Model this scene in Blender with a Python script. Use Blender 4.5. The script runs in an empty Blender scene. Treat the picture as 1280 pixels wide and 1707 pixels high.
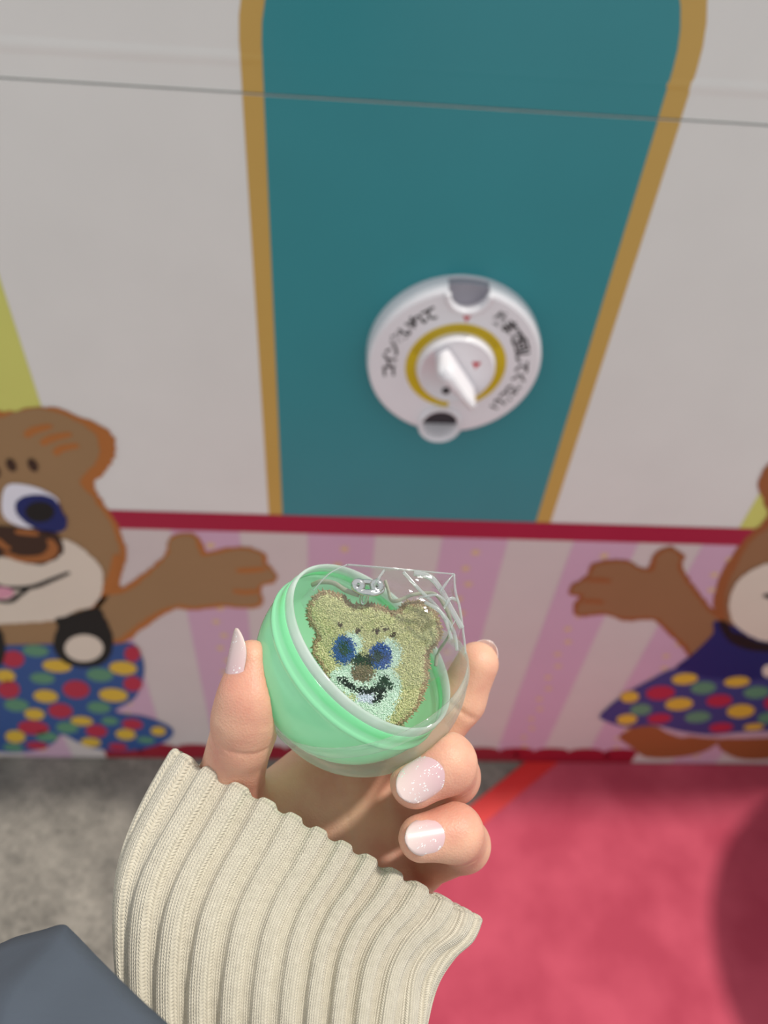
import bpy, bmesh, math, random
import numpy as np
from mathutils import Vector, Matrix
from mathutils.geometry import tessellate_polygon

random.seed(4); rng = np.random.default_rng(4)
S = bpy.context.scene
COL = S.collection

# ------------------------------------------------------------------ camera
# world: x along the machine front, y into it, z up; floor at z = 0, metres
FPX, CX, CY, EYE = 1290.0, 640.0, 853.5, 1.30
dn = np.array([-115, 1226.5, 1290.]); dn /= np.linalg.norm(dn)
hx = np.array([21700, 606, 1290.]); hx -= dn * hx.dot(dn); hx /= np.linalg.norm(hx)
MW = np.array([hx, np.cross(-dn, hx), -dn])          # camera axes (right, down, forward) -> world
CAM = np.array([0, -0.62624, EYE])
cd = bpy.data.cameras.new('camera'); cam = bpy.data.objects.new('camera', cd); COL.objects.link(cam)
R3 = np.column_stack([MW[:, 0], -MW[:, 1], -MW[:, 2]])
cam.matrix_world = Matrix([list(R3[i]) + [CAM[i]] for i in range(3)] + [[0, 0, 0, 1]])
cd.sensor_fit = 'HORIZONTAL'; cd.sensor_width = 36.0; cd.lens = FPX / 1280 * 36.0
cd.clip_start = 0.02; cd.clip_end = 60
cd.dof.use_dof = True; cd.dof.focus_distance = 0.222; cd.dof.aperture_fstop = cd.lens / 2.7
S.camera = cam

# ------------------------------------------------------------------ light
w = bpy.data.worlds.new('world'); S.world = w; w.use_nodes = True
bg = w.node_tree.nodes['Background']; bg.inputs[0].default_value = (0.95, 0.98, 1.0, 1); bg.inputs[1].default_value = 0.80
sl = bpy.data.lights.new('sun', 'SUN'); so = bpy.data.objects.new('sun', sl); COL.objects.link(so)
sl.energy = 2.9; sl.angle = math.radians(3.5); sl.color = (1.0, 0.96, 0.88)
so.rotation_euler = Vector((0.45, 0.07, 1)).to_track_quat('Z', 'Y').to_euler()
so.location = (0.3, 0.2, 3)
S.view_settings.view_transform = 'Standard'; S.view_settings.look = 'None'
S.cycles.transparent_max_bounces = 32; S.cycles.diffuse_bounces = 6
S.view_settings.exposure = 0.0; S.view_settings.gamma = 1.0; S.view_settings.use_curve_mapping = False

# ------------------------------------------------------------------ helpers
def lin(c):
    return tuple(((v / 255) / 12.92 if v / 255 <= .04045 else ((v / 255 + .055) / 1.055) ** 2.4) for v in c) + (1,)

class NT:
    def __init__(s, name):
        s.m = bpy.data.materials.new(name); s.m.use_nodes = True
        s.n = s.m.node_tree.nodes; s.l = s.m.node_tree.links
        s.b = s.n['Principled BSDF']; s.out = s.n['Material Output']
    def add(s, t, **k):
        n = s.n.new(t)
        for a, v in k.items(): setattr(n, a, v)
        return n
    def math(s, op, a, b=None, c=None):
        n = s.add('ShaderNodeMath', operation=op)
        for i, v in enumerate((a, b, c)):
            if v is None: continue
            if hasattr(v, 'is_linked') or hasattr(v, 'links'): s.l.new(v, n.inputs[i])
            else: n.inputs[i].default_value = v
        return n.outputs[0]

def plain(name, rgb, rough=.5, var=.04, scale=60, bump=0, spec=.5, metal=0, bscale=None, obj_coords=True):
    """principled surface with faint procedural mottling and grain"""
    t = NT(name); b = t.b
    base = lin(rgb)
    tc = t.add('ShaderNodeTexCoord'); no = t.add('ShaderNodeTexNoise'); no.inputs['Scale'].default_value = scale; no.inputs['Detail'].default_value = 4
    t.l.new(tc.outputs['Object'], no.inputs['Vector'])
    rp = t.add('ShaderNodeValToRGB')
    rp.color_ramp.elements[0].position = .3; rp.color_ramp.elements[1].position = .7
    rp.color_ramp.elements[0].color = tuple(v * (1 - var) for v in base[:3]) + (1,)
    rp.color_ramp.elements[1].color = tuple(min(1, v * (1 + var)) for v in base[:3]) + (1,)
    t.l.new(no.outputs['Fac'], rp.inputs['Fac']); t.l.new(rp.outputs['Color'], b.inputs['Base Color'])
    b.inputs['Roughness'].default_value = rough; b.inputs['Specular IOR Level'].default_value = spec; b.inputs['Metallic'].default_value = metal
    if bump:
        n2 = t.add('ShaderNodeTexNoise'); n2.inputs['Scale'].default_value = bscale or scale * 4; n2.inputs['Detail'].default_value = 3
        t.l.new(tc.outputs['Object'], n2.inputs['Vector'])
        bp = t.add('ShaderNodeBump'); bp.inputs['Strength'].default_value = bump; bp.inputs['Distance'].default_value = .001
        t.l.new(n2.outputs['Fac'], bp.inputs['Height']); t.l.new(bp.outputs['Normal'], b.inputs['Normal'])
    return t.m

def link(name, me, mat=None, parent=None, smooth=False):
    o = bpy.data.objects.new(name, me); COL.objects.link(o)
    if mat is not None: me.materials.append(mat)
    if parent is not None: o.parent = parent; o.matrix_parent_inverse = Matrix(np.linalg.inv(np.array(parent.matrix_basis)).tolist())
    if smooth: me.polygons.foreach_set('use_smooth', [True] * len(me.polygons))
    return o

def mesh(name, v, f, mat=None, parent=None, smooth=False):
    me = bpy.data.meshes.new(name); me.from_pydata([tuple(map(float, p)) for p in v], [], [tuple(map(int, q)) for q in f]); me.update()
    return link(name, me, mat, parent, smooth)

def from_bm(name, bm, mat=None, parent=None, smooth=False):
    me = bpy.data.meshes.new(name); bm.normal_update(); bm.to_mesh(me); bm.free()
    return link(name, me, mat, parent, smooth)

def tag(o, label=None, cat=None, group=None, kind=None):
    for k, v in (('label', label), ('category', cat), ('group', group), ('kind', kind)):
        if v: o[k] = v
    return o

def empty(name, loc, label, cat, group=None):
    o = bpy.data.objects.new(name, None); COL.objects.link(o); o.location = loc; o.empty_display_size = .02
    return tag(o, label, cat, group)

def box_bm(x0, x1, y0, y1, z0, z1, bev=0, seg=2):
    bm = bmesh.new(); bmesh.ops.create_cube(bm, size=1)
    for v in bm.verts: v.co = Vector(((x0 + x1) / 2 + v.co.x * (x1 - x0), (y0 + y1) / 2 + v.co.y * (y1 - y0), (z0 + z1) / 2 + v.co.z * (z1 - z0)))
    if bev: bmesh.ops.bevel(bm, geom=bm.edges[:], offset=bev, segments=seg, affect='EDGES', profile=.5)
    return bm

def lathe(profile, seg, frame, origin, cap=False):
    """profile (a along axis, r); frame columns (e1, e2, axis)"""
    e1, e2, ax = [np.array(c) for c in frame]; V = []; Fc = []
    n = len(profile)
    for i in range(seg):
        t = 2 * math.pi * i / seg; d = e1 * math.cos(t) + e2 * math.sin(t)
        for a, r in profile: V.append(np.array(origin) + ax * a + d * r)
    for i in range(seg):
        j = (i + 1) % seg
        for k in range(n - 1): Fc.append((i * n + k, j * n + k, j * n + k + 1, i * n + k + 1))
    return V, Fc

def frame_from(n):
    n = np.array(n, float); n /= np.linalg.norm(n)
    a = np.array([0, 0, 1.]) if abs(n[2]) < .9 else np.array([1., 0, 0])
    e1 = np.cross(a, n); e1 /= np.linalg.norm(e1)
    return e1, np.cross(n, e1), n

def spline(P, n, closed=False):
    """Catmull-Rom through points"""
    P = np.array(P, float); m = len(P)
    out = []
    segs = m if closed else m - 1
    for i in range(segs):
        g = (lambda k: P[k % m]) if closed else (lambda k: P[min(max(k, 0), m - 1)])
        p0, p1, p2, p3 = g(i - 1), g(i), g(i + 1), g(i + 2)
        for t in np.linspace(0, 1, n, endpoint=False):
            out.append(.5 * (2 * p1 + (p2 - p0) * t + (2 * p0 - 5 * p1 + 4 * p2 - p3) * t * t + (3 * p1 - p0 - 3 * p2 + p3) * t ** 3))
    if not closed: out.append(P[-1])
    return np.array(out)

def tube(name, pts, rad, mat, parent, seg=10, flat=1.0, closed=False, side=None):
    P = np.array(pts, float); n = len(P); V = []; Fc = []
    rad = np.broadcast_to(rad, n)
    ref = np.array(side if side is not None else (0.3, 0.5, 0.8)); 
    for i in range(n):
        t = (P[(i + 1) % n] - P[i - 1]) if closed else (P[min(i + 1, n - 1)] - P[max(i - 1, 0)])
        t /= np.linalg.norm(t) + 1e-12
        a = ref - t * ref.dot(t); a /= np.linalg.norm(a) + 1e-12; b = np.cross(t, a)
        for k in range(seg):
            q = 2 * math.pi * k / seg; V.append(P[i] + rad[i] * (a * math.cos(q) + b * flat * math.sin(q)))
    for i in range(n if closed else n - 1):
        j = (i + 1) % n
        for k in range(seg): Fc.append((i * seg + k, i * seg + (k + 1) % seg, j * seg + (k + 1) % seg, j * seg + k))
    if not closed: Fc += [tuple(range(seg))[::-1], tuple((n - 1) * seg + k for k in range(seg))]
    return mesh(name, V, Fc, mat, parent, True)

def front(px, py, y=0.0):
    """point of the machine front (plane y) read off the photograph"""
    r = MW @ np.array([px - CX, py - CY, FPX]); return CAM + r * ((y - CAM[1]) / r[1])
def ground(px, py, z=0.0):
    r = MW @ np.array([px - CX, py - CY, FPX]); return CAM + r * ((z - EYE) / r[2])

# ------------------------------------------------------------------ setting: floor
def floor_mat():
    t = NT('speckled grey floor'); tc = t.add('ShaderNodeTexCoord')
    n1 = t.add('ShaderNodeTexNoise'); n1.inputs['Scale'].default_value = 14; n1.inputs['Detail'].default_value = 8; n1.inputs['Roughness'].default_value = .7
    n2 = t.add('ShaderNodeTexNoise'); n2.inputs['Scale'].default_value = 130; n2.inputs['Detail'].default_value = 3
    for n in (n1, n2): t.l.new(tc.outputs['Object'], n.inputs['Vector'])
    mx = t.math('ADD', t.math('MULTIPLY', n1.outputs['Fac'], .62), t.math('MULTIPLY', n2.outputs['Fac'], .38))
    rp = t.add('ShaderNodeValToRGB'); e = rp.color_ramp.elements
    e[0].position = .36; e[0].color = lin((92, 88, 82)); e[1].position = .64; e[1].color = lin((150, 143, 133))
    t.l.new(mx, rp.inputs['Fac']); t.l.new(rp.outputs['Color'], t.b.inputs['Base Color'])
    t.b.inputs['Roughness'].default_value = .9
    bp = t.add('ShaderNodeBump'); bp.inputs['Strength'].default_value = .4; bp.inputs['Distance'].default_value = .002
    t.l.new(n2.outputs['Fac'], bp.inputs['Height']); t.l.new(bp.outputs['Normal'], t.b.inputs['Normal'])
    return t.m
fl = from_bm('floor', box_bm(-3, 3, -3, 2.5, -.05, 0), floor_mat())
tag(fl, 'mottled grey floor in front of the machine', kind='structure')

# ------------------------------------------------------------------ red carpet with its edging
def carpet_mat(name, a, b):
    t = NT(name); tc = t.add('ShaderNodeTexCoord')
    n1 = t.add('ShaderNodeTexNoise'); n1.inputs['Scale'].default_value = 9; n1.inputs['Detail'].default_value = 6
    n2 = t.add('ShaderNodeTexNoise'); n2.inputs['Scale'].default_value = 700; n2.inputs['Detail'].default_value = 2
    for n in (n1, n2): t.l.new(tc.outputs['Object'], n.inputs['Vector'])
    rp = t.add('ShaderNodeValToRGB'); e = rp.color_ramp.elements
    e[0].position = .38; e[0].color = lin(a); e[1].position = .66; e[1].color = lin(b)
    t.l.new(n1.outputs['Fac'], rp.inputs['Fac']); t.l.new(rp.outputs['Color'], t.b.inputs['Base Color'])
    t.b.inputs['Roughness'].default_value = .95; t.b.inputs['Specular IOR Level'].default_value = .1
    bp = t.add('ShaderNodeBump'); bp.inputs['Strength'].default_value = .6; bp.inputs['Distance'].default_value = .001
    t.l.new(n2.outputs['Fac'], bp.inputs['Height']); t.l.new(bp.outputs['Normal'], t.b.inputs['Normal'])
    return t.m
def slab(name, poly, z0, z1, mat, parent=None):
    bm = bmesh.new(); vs = [bm.verts.new((x, y, z0)) for x, y in poly]; f = bm.faces.new(vs)
    if f.normal.z > 0: f.normal_flip()
    r = bmesh.ops.extrude_face_region(bm, geom=[f])
    for v in r['geom']:
        if isinstance(v, bmesh.types.BMVert): v.co.z = z1
    bmesh.ops.recalc_face_normals(bm, faces=bm.faces[:])
    return from_bm(name, bm, mat, parent)
ca = empty('red_carpet', (0.7, -.5, 0), 'pinkish red carpet laid on the grey floor with a bright red edge', 'carpet')
E0, ED = np.array([.411, -.002]), np.array([-.0955, -.0715]) / .1193
EN = np.array([-ED[1], ED[0]]); EN = EN if EN[0] < 0 else -EN     # towards the bare floor
far = E0 + ED * 1.5
slab('carpet_pile', [tuple(E0), tuple(far), (1.9, far[1]), (1.9, -.002)], .0002, .004, carpet_mat('red carpet', (170, 66, 84), (188, 80, 98)), ca)
es = [E0 + EN * 0, far, far + EN * .036, E0 + EN * .036 + ED * .0475]
slab('edge_strip', [tuple(p) for p in es], .0002, .0055, plain('bright red edging', (205, 38, 36), .5, .06, 20), ca)

# ------------------------------------------------------------------ the machine front and its print
MX0, MX1, MTOP = -1.25, 1.23, 1.225
mach = empty('capsule_machine', (-.25, .25, 0), 'giant capsule toy machine, white front printed with two teddy bears and a teal panel', 'machine')
vinyl = lambda nm, c, r=.38: plain(nm, c, r, .02, 12, .03, .4)
white_m = vinyl('white printed vinyl', (222, 220, 216))
from_bm('cabinet_shell', box_bm(MX0, MX1, .012, .52, 0.0, MTOP, .006), plain('cabinet white', (220, 218, 214), .5), mach)
SEAM = 1.0905
from_bm('front_sheet', box_bm(MX0, MX1, 0, .012, .003, SEAM - .0008), white_m, mach)
up = from_bm('front_sheet', box_bm(MX0, MX1, .0012, .012, SEAM + .0004, MTOP - .006), white_m, mach)
# the crease pressed into the upper sheet
LAY = .00025
def flat(name, poly, layer, mat, parent, up_=False):
    """one printed patch: a thin film on the machine front; poly in (x, z)"""
    y = (.0012 if up_ else 0) - LAY * layer
    P = [(float(p[0]), y, float(p[1])) for p in poly]
    tri = tessellate_polygon([[Vector((p[0], p[2], 0)) for p in P]])
    fs = []
    for a, b, c in tri:
        n = (P[b][0] - P[a][0]) * (P[c][2] - P[a][2]) - (P[b][2] - P[a][2]) * (P[c][0] - P[a][0])
        fs.append((a, b, c) if n > 0 else (a, c, b))
    return mesh(name, P, fs, mat, parent)
def many(name, polys, layer, mat, parent):
    V, Fc = [], []
    y = -LAY * layer
    for poly in polys:
        o = len(V); V += [(p[0], y, p[1]) for p in poly]; c = len(V); V.append((np.mean([p[0] for p in poly]), y, np.mean([p[1] for p in poly])))
        n = len(poly); ar = sum(poly[i][0] * poly[(i + 1) % n][1] - poly[(i + 1) % n][0] * poly[i][1] for i in range(n))
        for i in range(n):
            a, b = o + i, o + (i + 1) % n
            Fc.append((a, b, c) if ar > 0 else (b, a, c))
    return mesh(name, V, Fc, mat, parent)
gold, teal, yel = vinyl('gold print', (196, 158, 82)), vinyl('teal print', (50, 136, 144), .3), vinyl('yellow print', (206, 206, 110))
def rrect(x0, x1, z0, z1, r):
    o = [(x0, z0), (x1, z0)]
    for k in range(13):
        t = math.pi / 2 * k / 12; o.append((x1 - r + r * math.cos(t), z1 - r + r * math.sin(t)))
    for k in range(13):
        t = math.pi / 2 * (1 + k / 12); o.append((x0 + r + r * math.cos(t), z1 - r + r * math.sin(t)))
    return o
BAND0, BAND1 = .6005, .632
def cut(poly, z, above):
    """clip a polygon at height z"""
    out = []; n = len(poly); ins = (lambda p: p[1] >= z) if above else (lambda p: p[1] <= z)
    for i in range(n):
        a, b = poly[i], poly[(i + 1) % n]
        if ins(a): out.append(a)
        if ins(a) != ins(b):
            t = (z - a[1]) / (b[1] - a[1]); out.append((a[0] + (b[0] - a[0]) * t, z))
    return out
gp = rrect(-.0795, .2565, BAND1 - .002, 1.245, .12); tp = rrect(-.0635, .2385, BAND1 - .002, 1.229, .105)
for nm, pl, ly, mt in (('gold_border', gp, 1, gold), ('teal_field', tp, 2, teal)):
    flat(nm, cut(pl, SEAM - .0008, False), ly, mt, mach); flat(nm, cut(cut(pl, SEAM + .0004, True), MTOP - .008, False), ly, mt, mach, True)
# the crease pressed into the upper sheet, one ridge per printed colour
za, zb = front(0, 74)[2], front(1280, 152)[2]
def crease_ridge(x0, x1, mat):
    bm = bmesh.new(); prof = [(.0012, -.0060), (.0009, -.0030), (.0004, 0), (.0009, .0030), (.0012, .0060)]; rows = []
    for x in np.linspace(x0, x1, max(2, int((x1 - x0) / .02))):
        zc = za + (zb - za) * (x + .25) / .57; rows.append([bm.verts.new((x, y, zc + z)) for y, z in prof])
    for p, q in zip(rows, rows[1:]):
        for k in range(4): bm.faces.new((p[k], p[k + 1], q[k + 1], q[k]))
    bmesh.ops.recalc_face_normals(bm, faces=bm.faces[:])
    if bm.faces[0].normal.y > 0: bmesh.ops.reverse_faces(bm, faces=bm.faces[:])
    from_bm('sheet_crease', bm, mat, mach, True)
for x0, x1, mt in ((MX0, -.0795, white_m), (-.0795, -.0635, gold), (-.0635, .2375, teal), (.2375, .2555, gold), (.2555, MX1, white_m)): crease_ridge(x0, x1, mt)
for x0, x1 in ((-.62, -.3025), (.490, .72)): flat('yellow_panel', [(x0, BAND1 - .002), (x1, BAND1 - .002), (x1, SEAM - .02), (x0, SEAM - .02)] if x0 < 0 else [(x0, BAND1 - .002), (x1, BAND1 - .002), (x1, .96), (x0, .96)], 1, yel, mach)
flat('red_band', [(MX0, BAND0), (MX1, BAND0), (MX1, BAND1), (MX0, BAND1)], 3, vinyl('crimson print', (164, 30, 62)), mach)
pink = vinyl('pink stripe print', (202, 166, 188))
flat('skirt_ground', [(MX0, .003), (MX1, .003), (MX1, BAND0), (MX0, BAND0)], 1, vinyl('dimmed rose print', (206, 195, 193)), mach)  # rose ground toned down to paint the dimmer light low on the front
k = -7
while True:
    x0 = -.034 + .1635 * k
    if x0 > .70: break
    if x0 > MX0: flat('pink_stripe', [(x0, .003), (x0 + .0815, .003), (x0 + .0815, BAND0), (x0, BAND0)], 2, pink, mach)
    k += 1
dots = []
for k in range(-6, 5):
    xc = -.034 + .1635 * k + .041
    for i, z in enumerate(np.arange(.03, .59, .032)):
        if not (MX0 < xc < .78): continue
        rr = .0052; dots.append([(xc + (.004 if i % 2 else -.004) + rr * (1 + .25 * math.cos(5 * t)) * math.cos(t), z + rr * (1 + .25 * math.cos(5 * t)) * math.sin(t)) for t in np.linspace(0, 2 * math.pi, 20, endpoint=False)])
tag(many('flower_specks', dots, 3, vinyl('soft yellow print', (214, 184, 140)), mach), kind='stuff')
# red scalloped hem at the foot of the print
x0, x1 = -.386, .545; hem = [(x0, .003)] + [(x1, .003)]
ns = 15; wd = (x1 - x0) / ns; top = []
for i in range(ns):
    for t in np.linspace(0, math.pi, 9): top.append((x0 + wd * (i + .5) - wd * .5 * math.cos(t), .040 + .016 * math.sin(t) ** .7))
flat('scalloped_hem', hem + top[::-1], 3, vinyl('deep red print', (150, 22, 44)), mach)

# --- the printed bears -------------------------------------------------------
def res(P, n=10, jit=0.0, step=.0055, closed=True):
    Q = spline([(p[0], p[1]) for p in P], n, closed)
    # even spacing
    if closed: Q = np.vstack([Q, Q[:1]])
    L = np.r_[0, np.cumsum(np.linalg.norm(np.diff(Q, axis=0), axis=1))]
    m = max(12, int(L[-1] / step)); s = np.linspace(0, L[-1], m, endpoint=not closed)
    Q = np.column_stack([np.interp(s, L, Q[:, 0]), np.interp(s, L, Q[:, 1])])
    if jit:
        T = np.roll(Q, -1, 0) - np.roll(Q, 1, 0); T /= np.linalg.norm(T, axis=1)[:, None] + 1e-9
        Q = Q + np.column_stack([T[:, 1], -T[:, 0]]) * (rng.uniform(-1, 1, m) * jit)[:, None]
    return Q
def ell(c, rx, ry, tf, n=28, rot=0):
    o = []
    for t in np.linspace(0, 2 * math.pi, n, endpoint=False):
        a, b = rx * math.cos(t), ry * math.sin(t)
        o.append(tf(c[0] + a * math.cos(rot) - b * math.sin(rot), c[1] + a * math.sin(rot) + b * math.cos(rot)))
    return o
def stroke(P, wid, n=8):
    Q = spline(P, n); T = np.gradient(Q, axis=0); T /= np.linalg.norm(T, axis=1)[:, None]; N = np.column_stack([T[:, 1], -T[:, 0]])
    f = np.linspace(0, math.pi, len(Q)); ww = wid * (.45 + .55 * np.sin(f) ** .5)
    return np.vstack([Q + N * ww[:, None], (Q - N * ww[:, None])[::-1]])
fur_e, fur = vinyl('rust brown fur print', (172, 106, 50), .5), vinyl('tan fur print', (152, 120, 84), .5)
fur2, fur2e = vinyl('darker tan fur print', (146, 106, 72), .5), vinyl('brown fur edge print', (150, 88, 46), .5)  # right bear's fur is a darker, redder tan
cream, black = vinyl('cream print', (218, 206, 190), .5), vinyl('black print', (14, 13, 15), .5)
navy, blue = vinyl('navy print', (20, 34, 98), .5), vinyl('royal blue print', (46, 80, 140), .5)
redp, yelp, grnp = vinyl('polka red', (178, 42, 68), .5), vinyl('polka yellow', (214, 176, 58), .5), vinyl('polka green', (92, 142, 112), .5)
brown, dkbrown, whitep, pinkp = vinyl('nose brown', (160, 98, 50), .5), vinyl('nose dark', (58, 34, 22), .5), vinyl('eye white', (226, 226, 236), .5), vinyl('tongue pink', (214, 150, 170), .5)

def polka(col, polys, layer, mat, parent):
    for p in polys: flat('polka_dot', p, layer, mat, parent)
def LB(x, y): p = front(x / 2.6667, 660 + y / 2.6667); return (p[0], p[2])
def lb(P): return [LB(*p) for p in P]
bl = None
arm = res(lb([(470, 870), (540, 850), (600, 810), (680, 750), (740, 690), (745, 640), (800, 605), (870, 612), (900, 650), (920, 690), (980, 678), (1060, 665), (1130, 675), (1180, 700), (1190, 740), (1230, 785), (1222, 825), (1160, 850), (1170, 900), (1150, 938), (1060, 940), (980, 935), (860, 950), (780, 945), (720, 975), (640, 1030), (560, 1090), (500, 1100), (420, 1020)]), 8, .0014)
bear = flat('bear_print', res(lb([(-150, 60), (-60, 52), (0, 64), (60, 66), (150, 45), (250, 50), (330, 80), (420, 110), (480, 150), (518, 215), (500, 290), (460, 340), (418, 390), (440, 440), (480, 500), (520, 560), (552, 640), (564, 700), (545, 780), (535, 830), (540, 860), (500, 1000), (480, 1120), (200, 1150), (-100, 1130), (-420, 1080), (-480, 900), (-460, 700), (-400, 560), (-330, 470), (-380, 400), (-440, 330), (-470, 240), (-430, 150), (-350, 90), (-250, 65)]), 8, .0016), 4, fur_e, mach)
tag(bear, 'brown bear in polka dot trousers printed at the left of the front')
flat('arm', arm, 5, fur_e, bear)
flat('arm_fur', res(lb([(440, 900), (560, 868), (640, 810), (705, 750), (750, 700), (752, 645), (800, 618), (860, 622), (890, 700), (920, 705), (1000, 690), (1060, 678), (1120, 684), (1165, 702), (1170, 740), (1220, 790), (1210, 818), (1150, 840), (1155, 900), (1140, 925), (1060, 928), (980, 920), (860, 932), (790, 925), (700, 955), (620, 1005), (550, 1060), (500, 1080), (420, 1020)]), 8, .001), 6, fur, bear)
flat('head_fur', res(lb([(-150, 100), (0, 92), (60, 72), (150, 56), (230, 60), (300, 88), (380, 130), (430, 180), (445, 240), (420, 300), (370, 350), (362, 395), (400, 430), (450, 500), (498, 570), (525, 650), (532, 720), (505, 790), (460, 850), (440, 940), (420, 1000), (300, 1100), (0, 1130), (-380, 1060), (-440, 900), (-420, 700), (-360, 560), (-300, 470), (-340, 400), (-400, 330), (-420, 240), (-390, 160), (-300, 110)]), 8, .0012), 5, fur, bear)
for P in ([(115, 178), (150, 150), (232, 128)], [(185, 212), (230, 185), (320, 165)], [(245, 258), (275, 230), (352, 215)]): flat('fur_stroke', stroke(lb(P), .0045), 6, fur_e, bear)
flat('chest_shade', stroke(lb([(520, 700), (500, 800), (450, 900), (400, 960)]), .006), 6, fur_e, bear)
for P in ([(1050, 772), (1110, 770), (1185, 764)], [(1035, 862), (1090, 868), (1160, 862)]): flat('finger_line', stroke(lb(P), .005), 7, fur_e, bear)
flat('trousers', res(lb([(-300, 1110), (0, 1105), (250, 1098), (500, 1098), (590, 1096), (630, 1150), (642, 1220), (622, 1300), (590, 1350), (515, 1400), (640, 1420), (735, 1455), (772, 1490), (740, 1530), (650, 1562), (540, 1575), (420, 1562), (340, 1532), (275, 1502), (240, 1540), (160, 1572), (60, 1582), (-60, 1575), (-300, 1560), (-420, 1500), (-330, 1400), (-420, 1300)]), 8), 7, blue, bear)
dd = lambda L: [ell((a, b), c, d, LB, 22, .08) for a, b, c, d in L]
polka('red', dd([(60, 1165, 50, 38), (590, 1142, 36, 36), (592, 1275, 42, 34), (340, 1300, 60, 40), (40, 1300, 50, 40), (270, 1395, 55, 33), (150, 1470, 70, 32), (430, 1485, 48, 28), (590, 1455, 46, 24), (165, 1550, 48, 18), (525, 1555, 42, 16), (-90, 1230, 50, 36)]), 8, redp, bear)
polka('yellow', dd([(255, 1195, 65, 28), (548, 1205, 62, 30), (25, 1240, 45, 28), (505, 1325, 65, 30), (205, 1330, 55, 28), (155, 1410, 45, 25), (365, 1440, 50, 20), (70, 1510, 45, 28), (560, 1500, 45, 24), (705, 1485, 34, 20), (405, 1535, 45, 20)]), 8, yelp, bear)
polka('green', dd([(160, 1128, 58, 26), (190, 1250, 55, 25), (445, 1235, 60, 30), (440, 1380, 52, 26), (75, 1370, 55, 28), (300, 1470, 50, 25), (490, 1440, 38, 18), (210, 1510, 50, 22), (60, 1558, 45, 16), (650, 1525, 40, 14)]), 8, grnp, bear)
flat('strap_loop', res(lb([(245, 985), (300, 972), (430, 935), (470, 985), (502, 1060), (496, 1140), (450, 1190), (370, 1202), (290, 1182), (250, 1140), (238, 1090), (258, 1020)]), 8, .0008), 9, black, bear)
flat('strap_loop', res(lb([(-40, 1010), (0, 1030), (22, 1080), (20, 1160), (-10, 1200), (-80, 1190), (-110, 1100)]), 8, .0008), 9, black, bear)
flat('strap_button', ell((375, 1115), 86, 60, LB), 10, cream, bear)
flat('muzzle', res(lb([(-200, 700), (0, 690), (180, 640), (270, 632), (320, 642), (390, 690), (440, 745), (462, 790), (450, 880), (412, 930), (350, 945), (250, 990), (100, 1003), (-100, 1000), (-300, 900)]), 8, .001), 9, cream, bear)
flat('eye_white', res(lb([(12, 440), (40, 388), (120, 390), (200, 415), (262, 460), (240, 520), (150, 580), (60, 562), (15, 520)]), 8), 9, whitep, bear)
flat('iris', res(lb([(72, 470), (110, 440), (190, 433), (250, 455), (282, 510), (302, 552), (282, 592), (220, 602), (150, 577), (100, 545), (75, 510)]), 8, .0006), 10, navy, bear)
flat('pupil', ell((180, 508), 66, 46, LB), 11, black, bear)
flat('eye_white', ell((-140, 478), 95, 88, LB), 9, whitep, bear); flat('iris', ell((-165, 512), 80, 72, LB), 10, navy, bear); flat('pupil', ell((-170, 512), 50, 44, LB), 11, black, bear)
flat('nose_edge', res(lb([(-60, 580), (40, 572), (170, 590), (250, 602), (285, 660), (268, 705), (200, 742), (120, 738), (40, 712), (-40, 700)]), 8, .001), 10, dkbrown, bear)
flat('nose_shine', stroke(lb([(20, 690), (100, 718), (200, 712), (240, 672), (222, 630)]), .0065), 11, brown, bear)
flat('nose_shine', stroke(lb([(70, 596), (120, 600), (175, 606)]), .005), 11, brown, bear)
flat('nose_shine', stroke(lb([(-10, 628), (20, 660), (50, 672)]), .005), 11, brown, bear)
flat('mouth_line', stroke(lb([(312, 778), (230, 812), (150, 842), (60, 848), (0, 838), (-80, 800)]), .0042), 10, black, bear)
flat('mouth_line', stroke(lb([(130, 850), (85, 880), (50, 905), (0, 905), (-60, 880)]), .004), 10, black, bear)
flat('tongue', ell((0, 868), 66, 28, LB), 11, pinkp, bear)
for c in ((52, 302), (148, 302), (-20, 330)): flat('brow_dot', ell(c, 20, 32, LB, 18, -.5), 9, dkbrown, bear)

def RB(x, y): p = front(920 + x / 3.2195, 760 + y / 3.2208); return (p[0], p[2])
def rb(P): return [RB(*p) for p in P]
bear2 = flat('bear_print', res(rb([(1200, 10), (1159, 40), (1122, 90), (1105, 150), (1130, 230), (1160, 300), (1140, 345), (1060, 415), (985, 500), (930, 580), (890, 660), (868, 740), (868, 820), (880, 900), (960, 1000), (1200, 1080), (1330, 1000), (1400, 700), (1420, 300), (1400, 100), (1300, 0)]), 8, .0016), 4, fur2e, mach)
tag(bear2, 'brown bear in a polka dot dress printed at the right of the front')
flat('head_fur', res(rb([(1220, 60), (1175, 150), (1190, 260), (1170, 370), (1090, 430), (1020, 520), (985, 590), (950, 660), (930, 740), (930, 820), (960, 900), (1200, 1040), (1310, 980), (1380, 700), (1390, 300), (1360, 100)]), 8, .001), 5, fur2, bear2)
flat('arm', res(rb([(900, 850), (850, 805), (790, 732), (740, 660), (700, 590), (708, 530), (650, 485), (590, 490), (540, 530), (512, 600), (462, 588), (400, 555), (290, 555), (210, 580), (180, 640), (95, 695), (95, 740), (140, 752), (110, 818), (150, 862), (280, 850), (400, 885), (540, 880), (620, 950), (700, 1030), (730, 1070), (800, 1100), (940, 960)]), 8, .0014), 5, fur2e, bear2)
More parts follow.
